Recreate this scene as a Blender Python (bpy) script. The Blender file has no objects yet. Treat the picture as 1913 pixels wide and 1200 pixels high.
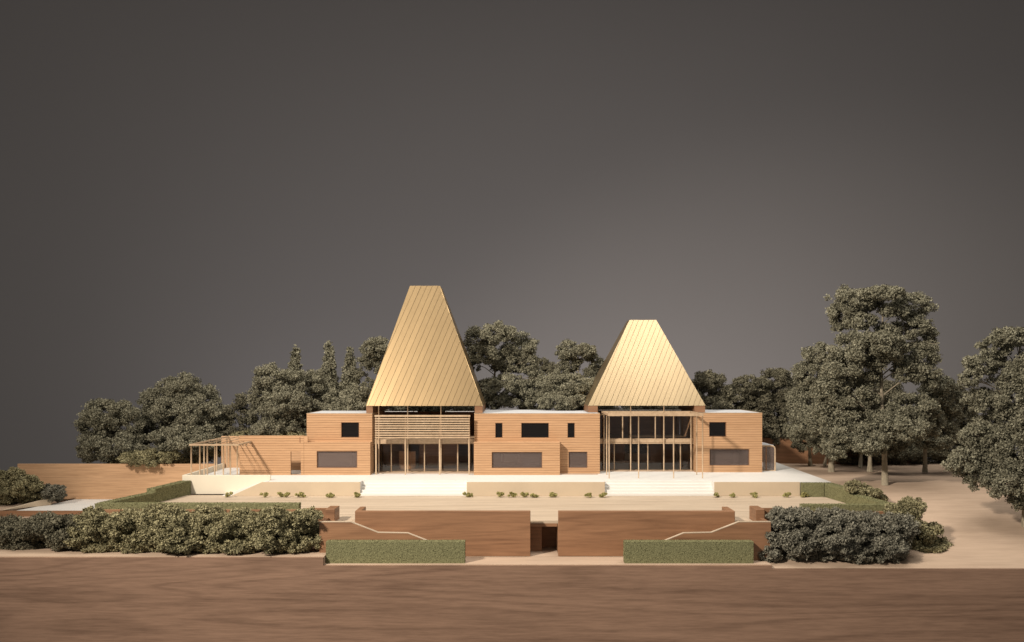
import bpy, math, random
import numpy as np
from mathutils import Vector

# ------------------------------------------------------------------ camera, light, exposure
S = 0.02                      # architectural model at 1:50; all coordinates below are metres of the house
F = 1680.0                    # focal length in photograph pixels (1913 wide)
EYE = 10.89                   # eye height above the terrace
CX, HZ = 956.5, 703.0
scene = bpy.context.scene
cam = bpy.data.objects.new('camera', bpy.data.cameras.new('camera'))
scene.collection.objects.link(cam); scene.camera = cam
cam.location = (0, 0, EYE * S); cam.rotation_euler = (math.radians(90), 0, 0)
cam.data.sensor_width = 36; cam.data.lens = 36 * F / 1913; cam.data.shift_y = (HZ - 600) / 1913
cam.data.clip_start = 0.02; cam.data.clip_end = 60

world = bpy.data.worlds.new('World'); scene.world = world; world.use_nodes = True
bg = world.node_tree.nodes['Background']; bg.inputs[0].default_value = (1, 0.93, 0.86, 1); bg.inputs[1].default_value = 0.22

def lamp(name, kind, loc, target, power, color, **kw):
    d = bpy.data.lights.new(name, kind); o = bpy.data.objects.new(name, d); scene.collection.objects.link(o)
    o.location = Vector(loc) * S
    o.rotation_euler = (Vector(target) - Vector(loc)).to_track_quat('-Z', 'Y').to_euler()
    d.energy = power; d.color = color
    for k, v in kw.items(): setattr(d, k, v)
    return o
lamp('key_spot', 'SPOT', (-76, -10, 80), (6, 97, 12), 515, (1, 0.89, 0.77), spot_size=math.radians(58), spot_blend=1.0, shadow_soft_size=5.0 * S)
lamp('top_softbox', 'AREA', (12, 84, 100), (8, 98, 0), 30, (1, 0.93, 0.85), shape='RECTANGLE', size=90 * S, size_y=45 * S)
lamp('front_softbox', 'AREA', (30, 48, 84), (15, 106, 12), 6.5, (1, 0.94, 0.86), shape='RECTANGLE', size=24 * S, size_y=20 * S)
lamp('backdrop_spot', 'SPOT', (-40, 168, -34), (-34, 229, 6), 33, (1, 0.94, 0.94), spot_size=math.radians(140), spot_blend=1.0, shadow_soft_size=8 * S)
lamp('backdrop_spot', 'SPOT', (46, 168, -34), (42, 229, 6), 38, (1, 0.94, 0.94), spot_size=math.radians(140), spot_blend=1.0, shadow_soft_size=8 * S)

vs = scene.view_settings
scene.display_settings.display_device = 'sRGB'
vs.view_transform = 'Standard'; vs.look = 'None'; vs.gamma = 1.0; vs.exposure = 0.0; vs.use_curve_mapping = False
scene.cycles.use_denoising = True
scene.cycles.max_bounces = 6; scene.cycles.transparent_max_bounces = 12

rng = np.random.default_rng(7); random.seed(7)
COL = scene.collection

# ------------------------------------------------------------------ materials
def new_mat(name):
    m = bpy.data.materials.new(name); m.use_nodes = True
    nt = m.node_tree; b = nt.nodes['Principled BSDF']
    return m, nt, b
def pos_map(nt, scale):
    g = nt.nodes.new('ShaderNodeNewGeometry'); mp = nt.nodes.new('ShaderNodeMapping')
    mp.inputs['Scale'].default_value = tuple(s / S for s in scale)
    nt.links.new(g.outputs['Position'], mp.inputs[0]); return mp.outputs[0]
def noise(nt, vec, detail=4, rough=0.6, dist=0.0):
    n = nt.nodes.new('ShaderNodeTexNoise'); n.inputs['Scale'].default_value = 1; n.inputs['Detail'].default_value = detail
    n.inputs['Roughness'].default_value = rough; n.inputs['Distortion'].default_value = dist
    nt.links.new(vec, n.inputs['Vector']); return n.outputs[0]
def ramp(nt, fac, stops):
    r = nt.nodes.new('ShaderNodeValToRGB'); e = r.color_ramp.elements
    while len(e) < len(stops): e.new(0.5)
    for el, (p, c) in zip(e, stops): el.position = p; el.color = (*c, 1)
    nt.links.new(fac, r.inputs[0]); return r.outputs[0]
def mixc(nt, a, b, fac, mode='MIX'):
    x = nt.nodes.new('ShaderNodeMix'); x.data_type = 'RGBA'; x.blend_type = mode
    if isinstance(fac, float): x.inputs[0].default_value = fac
    else: nt.links.new(fac, x.inputs[0])
    for s, i in ((a, 6), (b, 7)):
        if isinstance(s, tuple): x.inputs[i].default_value = (*s, 1)
        else: nt.links.new(s, x.inputs[i])
    return x.outputs[2]
def bump(nt, b, h, strength, dist):
    n = nt.nodes.new('ShaderNodeBump'); n.inputs['Strength'].default_value = strength; n.inputs['Distance'].default_value = dist * S
    nt.links.new(h, n.inputs['Height']); nt.links.new(n.outputs[0], b.inputs['Normal'])

def wood(name, dark, light, broad, fine, rough=0.6, spec=0.25, amount=0.5, bumpy=0.15, figure=0.0, fscale=(0.011, 0.05, 0.13)):
    """veneer: broad figure plus fine pores, both stretched along the grain; broad / fine are cycles per metre in x, y, z"""
    m, nt, b = new_mat(name)
    n1 = noise(nt, pos_map(nt, broad), 5, 0.62, 0.6); n2 = noise(nt, pos_map(nt, fine), 3, 0.7)
    c1 = ramp(nt, n1, [(0.30, dark), (0.70, light)])
    mid = tuple((a + c) / 2 for a, c in zip(dark, light))
    c2 = ramp(nt, n2, [(0.32, tuple(a * 0.72 for a in dark)), (0.62, tuple(min(1, c * 1.12) for c in light))])
    col = mixc(nt, c1, c2, amount)
    if figure:                                        # sweeping annual rings: contour bands of a slow noise
        n3 = noise(nt, pos_map(nt, fscale), 2, 0.45, 0.8)
        k = nt.nodes.new('ShaderNodeMath'); k.operation = 'MULTIPLY'; k.inputs[1].default_value = 120; nt.links.new(n3, k.inputs[0])
        q = nt.nodes.new('ShaderNodeMath'); q.operation = 'SINE'; nt.links.new(k.outputs[0], q.inputs[0])
        c3 = ramp(nt, q.outputs[0], [(0.0, tuple(min(1, c * 1.1) for c in light)), (0.75, mid), (1.0, tuple(a * 0.8 for a in dark))])
        col = mixc(nt, col, c3, figure)
    nt.links.new(col, b.inputs['Base Color'])
    b.inputs['Roughness'].default_value = rough; b.inputs['Specular IOR Level'].default_value = spec
    bump(nt, b, n2, bumpy, 0.03)
    return m
def plain(name, col, rough=0.7, spec=0.2, var=0.08, scale=1.2, bumpy=0.0, metallic=0.0):
    m, nt, b = new_mat(name)
    n = noise(nt, pos_map(nt, (scale,) * 3), 5, 0.65)
    lo = tuple(c * (1 - var) for c in col); hi = tuple(min(1, c * (1 + var)) for c in col)
    nt.links.new(ramp(nt, n, [(0.3, lo), (0.7, hi)]), b.inputs['Base Color'])
    b.inputs['Roughness'].default_value = rough; b.inputs['Specular IOR Level'].default_value = spec; b.inputs['Metallic'].default_value = metallic
    if bumpy: bump(nt, b, noise(nt, pos_map(nt, (9, 9, 9)), 3), bumpy, 0.05)
    return m
def foliage(name, dark, light, scale=0.9):
    m, nt, b = new_mat(name)
    n = noise(nt, pos_map(nt, (scale,) * 3), 3, 0.6)
    g = nt.nodes.new('ShaderNodeNewGeometry')
    f = nt.nodes.new('ShaderNodeMath'); f.operation = 'MULTIPLY_ADD'; f.inputs[1].default_value = 0.45
    nt.links.new(g.outputs['Random Per Island'], f.inputs[0])
    h = nt.nodes.new('ShaderNodeMath'); h.operation = 'MULTIPLY_ADD'; h.inputs[1].default_value = 1.1; h.inputs[2].default_value = -0.25
    nt.links.new(n, h.inputs[0]); nt.links.new(h.outputs[0], f.inputs[2])
    nt.links.new(ramp(nt, f.outputs[0], [(0.15, dark), (0.85, light)]), b.inputs['Base Color'])
    b.inputs['Roughness'].default_value = 0.8; b.inputs['Specular IOR Level'].default_value = 0.15
    return m
def glass(name, haze, hazecol, rough=0.05):
    m = bpy.data.materials.new(name); m.use_nodes = True; nt = m.node_tree; nt.nodes.clear()
    out = nt.nodes.new('ShaderNodeOutputMaterial'); t = nt.nodes.new('ShaderNodeBsdfTransparent'); t.inputs[0].default_value = (0.95, 0.93, 0.91, 1)
    g = nt.nodes.new('ShaderNodeBsdfGlossy'); g.inputs['Roughness'].default_value = rough
    d = nt.nodes.new('ShaderNodeBsdfDiffuse'); d.inputs[0].default_value = (*hazecol, 1)
    m1 = nt.nodes.new('ShaderNodeMixShader'); m1.inputs[0].default_value = haze
    m2 = nt.nodes.new('ShaderNodeMixShader'); fr = nt.nodes.new('ShaderNodeFresnel'); fr.inputs[0].default_value = 1.45
    L = nt.links.new
    L(t.outputs[0], m1.inputs[1]); L(d.outputs[0], m1.inputs[2]); L(m1.outputs[0], m2.inputs[1]); L(g.outputs[0], m2.inputs[2]); L(fr.outputs[0], m2.inputs[0]); L(m2.outputs[0], out.inputs[0])
    return m

M = {}
M['cedar'] = wood('cedar_boards', (0.42, 0.245, 0.13), (0.52, 0.32, 0.18), (0.10, 0.1, 1.6), (0.5, 0.5, 7), 0.62, 0.2, 0.25)
M['cedar_wall'] = wood('cedar_wall', (0.42, 0.25, 0.135), (0.55, 0.345, 0.20), (0.05, 0.05, 2.2), (0.3, 0.3, 9), 0.6, 0.2, 0.5)
M['joint'] = plain('scored_joint', (0.32, 0.185, 0.10), 0.8, 0.1, 0.1, 1)
M['walnut'] = wood('walnut_veneer', (0.16, 0.08, 0.042), (0.28, 0.15, 0.08), (0.045, 0.045, 0.75), (0.3, 0.3, 6), 0.5, 0.3, 0.4, figure=0.2, fscale=(0.016, 0.05, 0.22))
M['walnut_base'] = wood('walnut_base', (0.125, 0.072, 0.046), (0.255, 0.158, 0.106), (0.04, 0.04, 0.5), (0.4, 0.4, 7), 0.5, 0.3, 0.42, figure=0.22)
M['walnut_dark'] = wood('walnut_interior', (0.24, 0.122, 0.07), (0.36, 0.19, 0.11), (0.1, 0.1, 0.8), (0.5, 0.5, 8), 0.6, 0.2, 0.4)
M['lawn'] = wood('sycamore_lawn', (0.40, 0.315, 0.228), (0.51, 0.415, 0.31), (0.03, 0.7, 0.7), (0.16, 3.2, 3), 0.6, 0.2, 0.5)
M['field'] = wood('sycamore_field', (0.39, 0.285, 0.205), (0.47, 0.355, 0.26), (0.03, 0.12, 0.26), (0.2, 1.4, 2.6), 0.6, 0.2, 0.3)
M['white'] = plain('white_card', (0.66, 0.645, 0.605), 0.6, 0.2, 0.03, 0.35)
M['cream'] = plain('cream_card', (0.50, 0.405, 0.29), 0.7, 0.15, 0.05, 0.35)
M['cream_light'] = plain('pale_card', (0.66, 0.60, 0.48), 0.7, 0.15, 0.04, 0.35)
M['roofing'] = plain('grey_white_roofing', (0.60, 0.61, 0.62), 0.6, 0.2, 0.04, 0.6)
M['stick'] = wood('lime_sticks', (0.38, 0.27, 0.17), (0.48, 0.355, 0.235), (0.6, 0.6, 0.4), (3, 3, 2), 0.6, 0.2, 0.4)
M['bark'] = wood('pale_bark', (0.20, 0.165, 0.115), (0.36, 0.31, 0.225), (2.5, 2.5, 0.6), (7, 7, 2), 0.8, 0.1, 0.5, 0.5)
M['hedge'] = plain('hedge_flock', (0.185, 0.18, 0.095), 0.9, 0.05, 0.3, 8.0, 1.0)
M['tuft'] = foliage('tuft_flock', (0.20, 0.18, 0.065), (0.40, 0.37, 0.15), 3)
M['leaf_grey'] = foliage('dried_moss_grey', (0.10, 0.095, 0.063), (0.285, 0.27, 0.192))
M['leaf_olive'] = foliage('dried_moss_olive', (0.115, 0.105, 0.055), (0.35, 0.315, 0.18))
M['leaf_slate'] = foliage('dried_moss_slate', (0.088, 0.084, 0.064), (0.255, 0.24, 0.182))
M['leaf_dark'] = foliage('dried_moss_dark', (0.065, 0.060, 0.040), (0.19, 0.175, 0.118))
M['backdrop'] = plain('backdrop_paper', (0.205, 0.196, 0.195), 0.95, 0.02, 0.02, 0.01)
M['glass_clear'] = glass('window_glass', 0.012, (0.3, 0.26, 0.24))
M['glass_painted_haze'] = glass('painted_haze_glass', 0.21, (0.42, 0.33, 0.30))  # diffuse grey mixed into the panes paints in their greyish reflection
def brass(name, col, rough):
    m, nt, b = new_mat(name)
    n = noise(nt, pos_map(nt, (0.35, 0.35, 0.12)), 3, 0.5); f = noise(nt, pos_map(nt, (5, 5, 0.8)), 4, 0.7)
    nt.links.new(ramp(nt, n, [(0.3, tuple(c * 0.9 for c in col)), (0.7, col)]), b.inputs['Base Color'])
    nt.links.new(ramp(nt, f, [(0.25, (rough - 0.015,) * 3), (0.75, (rough + 0.015,) * 3)]), b.inputs['Roughness'])
    b.inputs['Metallic'].default_value = 0.85
    return m
M['brass'] = brass('brushed_brass', (0.31, 0.222, 0.118), 0.36)
M['brass_lit'] = brass('brushed_brass_lit', (0.42, 0.32, 0.19), 0.36)  # same brass, lighter colour painting in the stronger reflection on the shorter tower
M['bronze'] = plain('dark_bronze', (0.22, 0.15, 0.08), 0.6, 0.2, 0.1, 1)

# ------------------------------------------------------------------ mesh helpers
def wloc(o):
    v = Vector((0, 0, 0))
    while o is not None: v = v + o.location; o = o.parent
    return v
class MB:
    def __init__(s): s.v = []; s.f = []
    def add(s, vs, fs):
        n = len(s.v); s.v += [tuple(p) for p in vs]; s.f += [tuple(i + n for i in f) for f in fs]; return s
    def box(s, x0, x1, y0, y1, z0, z1):
        return s.add([(x0, y0, z0), (x1, y0, z0), (x1, y1, z0), (x0, y1, z0), (x0, y0, z1), (x1, y0, z1), (x1, y1, z1), (x0, y1, z1)],
                     [(0, 3, 2, 1), (4, 5, 6, 7), (0, 1, 5, 4), (1, 2, 6, 5), (2, 3, 7, 6), (3, 0, 4, 7)])
    def prism(s, bottom, top):
        n = len(bottom)
        return s.add(list(bottom) + list(top), [tuple(reversed(range(n))), tuple(range(n, 2 * n))] + [(i, (i + 1) % n, n + (i + 1) % n, n + i) for i in range(n)])
    def plan(s, pts, z0, z1):                        # plan outline counter-clockwise; z1 may be a list
        zt = z1 if isinstance(z1, (list, tuple)) else [z1] * len(pts)
        return s.prism([(x, y, z0) for x, y in pts], [(x, y, z) for (x, y), z in zip(pts, zt)])
    def elev(s, pts, y0, y1):                        # elevation outline (x, z) given a thickness in y
        return s.prism([(x, y1, z) for x, z in pts], [(x, y0, z) for x, z in pts])
    def tube(s, path, radii, n=8, cap=True):
        rings = []
        path = [Vector(p) for p in path]
        for i, p in enumerate(path):
            d = (path[min(i + 1, len(path) - 1)] - path[max(i - 1, 0)]).normalized()
            a = d.cross(Vector((0, 1, 0.01)) if abs(d.y) < 0.9 else Vector((1, 0, 0))).normalized(); b = d.cross(a)
            rings.append([p + (a * math.cos(t) + b * math.sin(t)) * radii[i] for t in (2 * math.pi * k / n for k in range(n))])
        vs = [q for r in rings for q in r]; fs = []
        for i in range(len(rings) - 1):
            for k in range(n): fs.append((i * n + k, i * n + (k + 1) % n, (i + 1) * n + (k + 1) % n, (i + 1) * n + k))
        if cap: fs += [tuple(range(n)), tuple(reversed(range((len(rings) - 1) * n, len(rings) * n)))]
        return s.add(vs, fs)
    def build(s, name, mat, parent=None, bevel=0.0, smooth=False):
        a = np.array(s.v, float)
        org = Vector(((a[:, 0].min() + a[:, 0].max()) / 2, (a[:, 1].min() + a[:, 1].max()) / 2, a[:, 2].min())) * S
        me = bpy.data.meshes.new(name); me.from_pydata([(x * S - org.x, y * S - org.y, z * S - org.z) for x, y, z in s.v], [], s.f); me.update()
        if smooth: me.shade_smooth()
        me.materials.append(M[mat] if isinstance(mat, str) else mat)
        o = bpy.data.objects.new(name, me); COL.objects.link(o); o.location = org - wloc(parent); o.parent = parent
        if bevel:
            md = o.modifiers.new('edge', 'BEVEL'); md.width = bevel * S; md.segments = 1; md.limit_method = 'ANGLE'
        return o
def box(name, mat, parent, *d, bevel=0.0): return MB().box(*d).build(name, mat, parent, bevel)
def tag(o, label=None, cat=None, group=None, kind=None):
    for k, v in (('label', label), ('category', cat), ('group', group), ('kind', kind)):
        if v: o[k] = v
    return o
def thing(name, loc, label, cat, group=None):
    o = bpy.data.objects.new(name, None); COL.objects.link(o); o.location = Vector(loc) * S; o.empty_display_size = 0.02
    return tag(o, label, cat, group)
def X(px, Y): return (px - CX) * Y / F
def Z(py, Y): return EYE - (py - HZ) * Y / F

# ------------------------------------------------------------------ the setting: backdrop, base, ground, terrace
o = MB().add([(-420, 230, -90), (420, 230, -90), (420, 230, 260), (-420, 230, 260)], [(0, 1, 2, 3)]).build('backdrop', 'backdrop'); tag(o, 'plain dark grey studio backdrop behind the model', kind='structure')
FY = 71.8                                            # front face of the model base
LOW = -4.15                                          # lower path
b = MB()
b.plan([(-75, FY), (-15.0, FY), (-15.0, 73.5), (-15.0, 79.5), (-36, 79.5), (-36, 95.3), (-75, 95.3)], -16, [-3.5, -3.5, -3.5, -3.5, -3.5, -3.95, -3.95])
tag(b.build('terrain', 'field'), kind='structure')
tag(box('path', 'field', None, -15.0, 20.7, FY + 0.002, 75.0, -15.9, LOW), kind='structure')
# right-hand ground climbs from the front edge to the level of the terrace
def gz(x, y):
    t = min(1, max(0, (y - FY) / 22.0)); t = t * t * (3 - 2 * t) * 0.55 + t * 0.45
    return -4.45 + 4.2 * t + 0.10 * math.sin(x * 0.21 + y * 0.13) * min(1, (y - FY) / 6)
b = MB(); gx = np.concatenate([np.linspace(20.7, 33.2, 9)[:-1], np.linspace(33.2, 90, 34)]); gy = np.linspace(FY, 116.5, 60); n = len(gx)
for y in gy:
    for x in gx: b.v.append((x, y, gz(x, y)))
for j in range(len(gy) - 1):
    for i in range(n - 1):
        if not (gx[i] < 33.1 and gy[j] > 78.4): b.f.append((j * n + i, j * n + i + 1, (j + 1) * n + i + 1, (j + 1) * n + i))
tag(b.build('ground', 'field', smooth=True), kind='structure')
# veneered front of the base, in three lengths as the sheets of the model are
f = MB().box(-75, -15.02, FY - 0.25, FY - 0.004, -16, -3.56).build('base_front', 'walnut_base'); tag(f, kind='structure')
box('base_panel', 'walnut_base', f, -15.02, 20.7, FY - 0.25, FY - 0.004, -16, LOW - 0.05)
box('base_panel', 'walnut_base', f, 20.7, 90, FY - 0.25, FY - 0.004, -16, -4.46)
tag(MB().plan([(-58, 104.3), (-33.5, 104.3), (-33.5, 115), (-58, 112)], -16, -0.5).build('ground', 'field'), kind='structure')
tag(MB().plan([(-33.5, 111), (50, 116.6), (50, 140), (-33.5, 140)], -16, -0.35).build('ground', 'field'), kind='structure')
# lawn: a thick board with a slot for the lower passage
LZ = -1.42
tag(MB().plan([(-36.6, 79.6), (-17.5, 79.6), (-17.5, 76.6), (22.5, 76.6), (22.5, 79.6), (33.6, 79.6), (32.2, 93), (-34.2, 93)], LZ - 0.23, LZ).build('lawn', 'lawn'), kind='structure')
lb = MB().box(-34, 32, 79.62, 92.3, -16, LZ - 0.232); lb.box(-17.4, 1.5, 76.7, 79.6, -16, LZ - 0.232); lb.box(3.9, 22.4, 76.7, 79.6, -16, LZ - 0.232)
tag(lb.build('lawn_base', 'walnut'), kind='structure')
# terrace and the court under the pergola
TY = 92.4
t = MB().plan([(-25.2, 93.8), (32.9, 93.8), (33.4, 113.6), (-25.2, 113.6)], -1.6, 0)
to = t.build('terrace', 'white'); tag(to, kind='structure')
for x0, x1 in ((-25.2, -15.6), (-4.65, 9.55), (20.8, 32.85)): box('paving', 'white', to, x0, x1, TY + 0.14, 93.798, -1.6, 0)
box('paving', 'white', to, -34.1, -25.202, 94.1, 113.6, -1.6, -0.004)
ramp_o = MB().elev([(-29.9, LZ), (-25.3, LZ), (-25.3, -0.004), (-25.6, -0.004)], TY + 0.14, 93.79).build('ramp', 'white', to)
tag(MB().plan([(-52.5, 95.3), (-34.4, 95.3), (-34.4, 104), (-50.5, 104)], -15, -3.35).build('driveway', 'white'), kind='structure')
tag(MB().plan([(-60, 95.0), (-36.1, 95.0), (-36.1, 95.28), (-60, 95.28)], -15, -3.36).build('driveway_edge', 'walnut'), kind='structure')
tag(MB().plan([(-75, 95.35), (-54, 95.35), (-52.6, 103.9), (-75, 103.9)], -15, [-3.3, -3.3, -2.6, -2.4]).build('ground', 'field'), kind='structure')

# ------------------------------------------------------------------ walls of the garden
def wall(name, mat, label, mb, cat='wall', group=None, bevel=0.02): return tag(mb.build(name, mat, bevel=bevel), label, cat, group)
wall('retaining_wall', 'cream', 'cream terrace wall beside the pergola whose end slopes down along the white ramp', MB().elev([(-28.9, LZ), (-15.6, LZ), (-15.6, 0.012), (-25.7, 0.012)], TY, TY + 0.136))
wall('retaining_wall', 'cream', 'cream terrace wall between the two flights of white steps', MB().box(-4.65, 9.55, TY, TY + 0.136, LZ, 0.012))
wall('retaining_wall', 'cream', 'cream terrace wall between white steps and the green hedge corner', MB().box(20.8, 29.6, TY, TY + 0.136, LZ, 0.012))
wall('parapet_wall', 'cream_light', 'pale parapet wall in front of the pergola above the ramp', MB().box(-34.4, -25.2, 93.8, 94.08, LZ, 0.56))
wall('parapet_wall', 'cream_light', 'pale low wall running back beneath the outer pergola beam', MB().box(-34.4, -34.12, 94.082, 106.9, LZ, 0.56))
wall('garden_wall', 'cedar_wall', 'long plain timber garden wall above the sunken white driveway', MB().box(-57.2, -34.45, 104, 104.3, -3.36, 0.74))
wall('garden_wall', 'walnut', 'brown garden wall behind the tree trunks beside the glass porch', MB().box(30.5, 52, 115, 115.3, -0.8, 3.0))
wall('court_wall', 'cedar_wall', 'timber wall at the back of the pergola court', MB().box(-34.6, -29.5, 107, 107.3, 0, 3.75))
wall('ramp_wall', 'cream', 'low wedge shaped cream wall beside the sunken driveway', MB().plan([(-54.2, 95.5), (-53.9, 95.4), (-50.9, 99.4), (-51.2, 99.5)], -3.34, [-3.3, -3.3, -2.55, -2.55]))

# big brown walls of the lower garden with their stair walls (side = -1 left, +1 right)
def lower_garden(side):
    where = 'beside the shaded passage, nearer the pergola' if side < 0 else 'beside the shaded passage, nearer the dark grey bushes'
    end = 'pergola end' if side < 0 else 'glass porch end'
    xi, xo = (1.54, -13.1) if side < 0 else (3.86, 18.6)
    a, c = sorted((xi, xo))
    w = thing('garden_wall', ((a + c) / 2, 75.2, LOW), 'tall brown walnut wall ' + where, 'wall')
    box('panel', 'walnut', w, a, c, 75, 75.4, LOW, -0.36, bevel=0.03)
    q = (xo, xo + 0.5) if side < 0 else (xo - 0.5, xo)
    box('return_wall', 'walnut', w, q[0], q[1], 75.402, 77.6, LZ + 0.002, -0.362, bevel=0.03)
    # sloping stair wall
    if side < 0: P = [(-15.7, LOW), (-4.2, LOW), (-4.2, -3.6), (-7.05, -2.5), (-8.5, -1.93), (-10.93, -1.89), (-13.15, -1.02), (-15.7, -1.02)]; r = (-15.7, -15.4); g = (-15.7, -14.9); e = (-17.45, -15.702)
    else: P = [(9.6, LOW), (21.1, LOW), (21.1, -1.02), (18.5, -1.02), (16.25, -1.89), (14.0, -1.93), (12.6, -2.5), (9.6, -3.65)]; r = (20.8, 21.1); g = (20.5, 21.25); e = (21.252, 23.2)
    sw = thing('stair_wall', ((P[0][0] + P[1][0]) / 2, 73.45, LOW), f'brown stair wall with sloping pale top edge behind the low hedge, {end}', 'wall')
    MB().elev(P, 73.3, 73.58).build('panel', 'walnut', sw)
    top = MB(); Q = [p for p in P if p[1] > LOW]                                # pale edge strip on the top of the wall
    if side > 0: Q = Q[::-1]
    Q = sorted(Q)
    for (xa, za), (xb, zb) in zip(Q[:-1], Q[1:]):
        top.prism([(xa, 73.29, za + .002), (xb, 73.29, zb + .002), (xb, 73.59, zb + .002), (xa, 73.59, za + .002)], [(xa, 73.29, za + .06), (xb, 73.29, zb + .06), (xb, 73.59, zb + .06), (xa, 73.59, za + .06)])
    top.build('top_edge', 'lawn', sw)
    box('return_wall', 'walnut', sw, r[0], r[1], 73.582, 76.58, LOW, -1.02)
    gp = thing('gate_pier', ((g[0] + g[1]) / 2, 76.6, LZ), f'short brown pier beside the garden stair opening, {end}', 'pier')
    box('pier', 'walnut', gp, g[0], g[1], 75.6, 77.7, LZ - 0.4, -0.3, bevel=0.03)
    box('side_wall', 'walnut', gp, e[0], e[1], 76.4, 76.7, -3.5, -0.34)
    st = thing('garden_stair', (xo, 74.3, LOW), f'garden stair going down behind the sloping brown wall, {end}', 'stairs')
    s = 1 if side < 0 else -1; z = LZ; x = xo + (-2.1 if side < 0 else 2.1)
    def step(x0, x1, z): x0, x1 = sorted((x0, x1)); box('step', 'lawn', st, x0, x1, 73.6, 74.98, LOW + 0.002, z, bevel=0.02)
    step(x, xo + s * 0.2, LZ - 0.25)
    yy = 76.58
    for k in range(3):
        x0, x1 = sorted((xo - s * 0.05, xo - s * (1.75 if side < 0 else 1.85))); box('step', 'lawn', st, x0, x1, yy - 0.55, yy - 0.002, -3.0, LZ - 0.07 * (k + 1)); yy -= 0.55
    z = LZ - 0.25; x = xo + s * 0.2
    for k in range(7):
        w_ = 2.6 if k == 3 else 0.55; z -= 0.17 if k < 4 else 0.4; step(x, x + s * w_, z); x += s * w_
lower_garden(-1); lower_garden(1)
pas = thing('passage', (2.7, 78, LOW), 'shaded doorway recess between the two tall brown walls', 'doorway')
box('back_wall', 'walnut', pas, 1.5, 2.55, 77.2, 77.5, LOW, LZ - 0.234)
box('door', 'walnut_dark', pas, 2.5, 3.92, 79.2, 79.3, LOW, LZ - 0.24)
box('lintel', 'walnut', pas, 1.55, 3.85, 76.58, 76.9, LZ - 0.5, LZ - 0.234)
box('side_wall', 'walnut', pas, 1.42, 1.52, 75.41, 79.3, LOW, LZ - 0.236); box('side_wall', 'walnut', pas, 3.88, 3.98, 75.41, 79.3, LOW, LZ - 0.236)
tag(box('path', 'field', None, 1.3, 4.1, 75.0, 79.5, -6, LOW - 0.004), kind='structure')

# white terrace steps
for x0, x1, lab in ((-15.6, -4.65, 'wide white steps below the slatted screen'), (9.55, 20.8, 'wide white steps below the open post canopy')):
    st = thing('terrace_steps', ((x0 + x1) / 2, 93.1, LZ), lab, 'steps')
    for k in range(5):
        y0 = TY - 0.05 + 0.36 * k; box('step', 'white', st, x0 + 0.003, x1 - 0.003, y0, y0 + (0.357 if k < 4 else 0.1), LZ + 0.002, LZ + 0.284 * (k + 1) - (0.003 if k == 4 else 0), bevel=0.02)

# ------------------------------------------------------------------ the house
house = thing('timber_house', (0, 104, 0), 'long timber-clad model house with two tapering brass tower roofs', 'house')
def rects_minus(x0, x1, z0, z1, wins):
    xs = sorted({x0, x1, *[v for w in wins for v in (w[0], w[1]) if x0 < v < x1]}); zs = sorted({z0, z1, *[v for w in wins for v in (w[2], w[3]) if z0 < v < z1]})
    for a, b_ in zip(xs[:-1], xs[1:]):
        for c, d in zip(zs[:-1], zs[1:]):
            mx, mz = (a + b_) / 2, (c + d) / 2
            if not any(w[0] < mx < w[1] and w[2] < mz < w[3] for w in wins): yield a, b_, c, d
def clad(x0, x1, z0, z1, y, wins, name='wall', pitch=0.27, gap=0.04, thick=0.04, back=0.28, cmat='cedar'):
    """front wall: a backing with the window openings, and courses of boards with open joints nailed to it"""
    bk = MB()
    for a, b_, c, d in rects_minus(x0, x1, z0, z1, wins): bk.box(a, b_, y + thick, y + thick + back, c, d)
    w = bk.build(name, 'joint', house)
    cl = MB(); z = z0
    while z < z1 - 0.02:
        zt = min(z + pitch - gap, z1); jy = random.uniform(-0.003, 0.003)
        for a, b_, c, d in rects_minus(x0, x1, z, zt, wins): cl.box(a, b_, y + jy, y + thick - 0.002, c, d)
        z += pitch
    tag(cl.build('cladding', cmat, w), kind='stuff')
    return w
def side(x0, x1, y0, y1, z0, z1, out):
    """side wall in the y-z plane, boarded on the side 'out' points to"""
    a, b_ = (x0, x1 - 0.09) if out > 0 else (x0 + 0.09, x1)
    w = box('wall', 'walnut_dark', house, a, b_, y0, y1, z0, z1); cl = MB(); z = z0
    while z < z1 - 0.02:
        zt = min(z + 0.235, z1)
        cl.box(*((b_ + 0.002, x1) if out > 0 else (x0, a - 0.002)), y0, y1, z, zt); z += 0.27
    tag(cl.build('cladding', 'cedar', w), kind='stuff')
def window(x0, x1, z0, z1, y, hazy=False):
    fr = MB(); t = 0.05; d0, d1 = y + 0.02, y + 0.34
    fr.box(x0 + .002, x0 + t, d0, d1, z0 + .002, z1 - .002); fr.box(x1 - t, x1 - .002, d0, d1, z0 + .002, z1 - .002); fr.box(x0 + t, x1 - t, d0, d1, z0 + .002, z0 + t); fr.box(x0 + t, x1 - t, d0, d1, z1 - t, z1 - .002)
    w = fr.build('window', 'walnut', house)
    box('pane', 'glass_painted_haze' if hazy else 'glass_clear', w, x0 + t + .002, x1 - t - .002, y + (0.2 if hazy else 0.27), y + (0.22 if hazy else 0.29), z0 + t + .002, z1 - t - .002)
def win(px0, px1, py0, py1, Y, hazy=False):
    r = (X(px0, Y), X(px1, Y), Z(py1, Y), Z(py0, Y)); window(*r, Y, hazy); return r
H = 6.7; UY = 100.3; LY = 99.0; RY = 101.9
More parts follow.
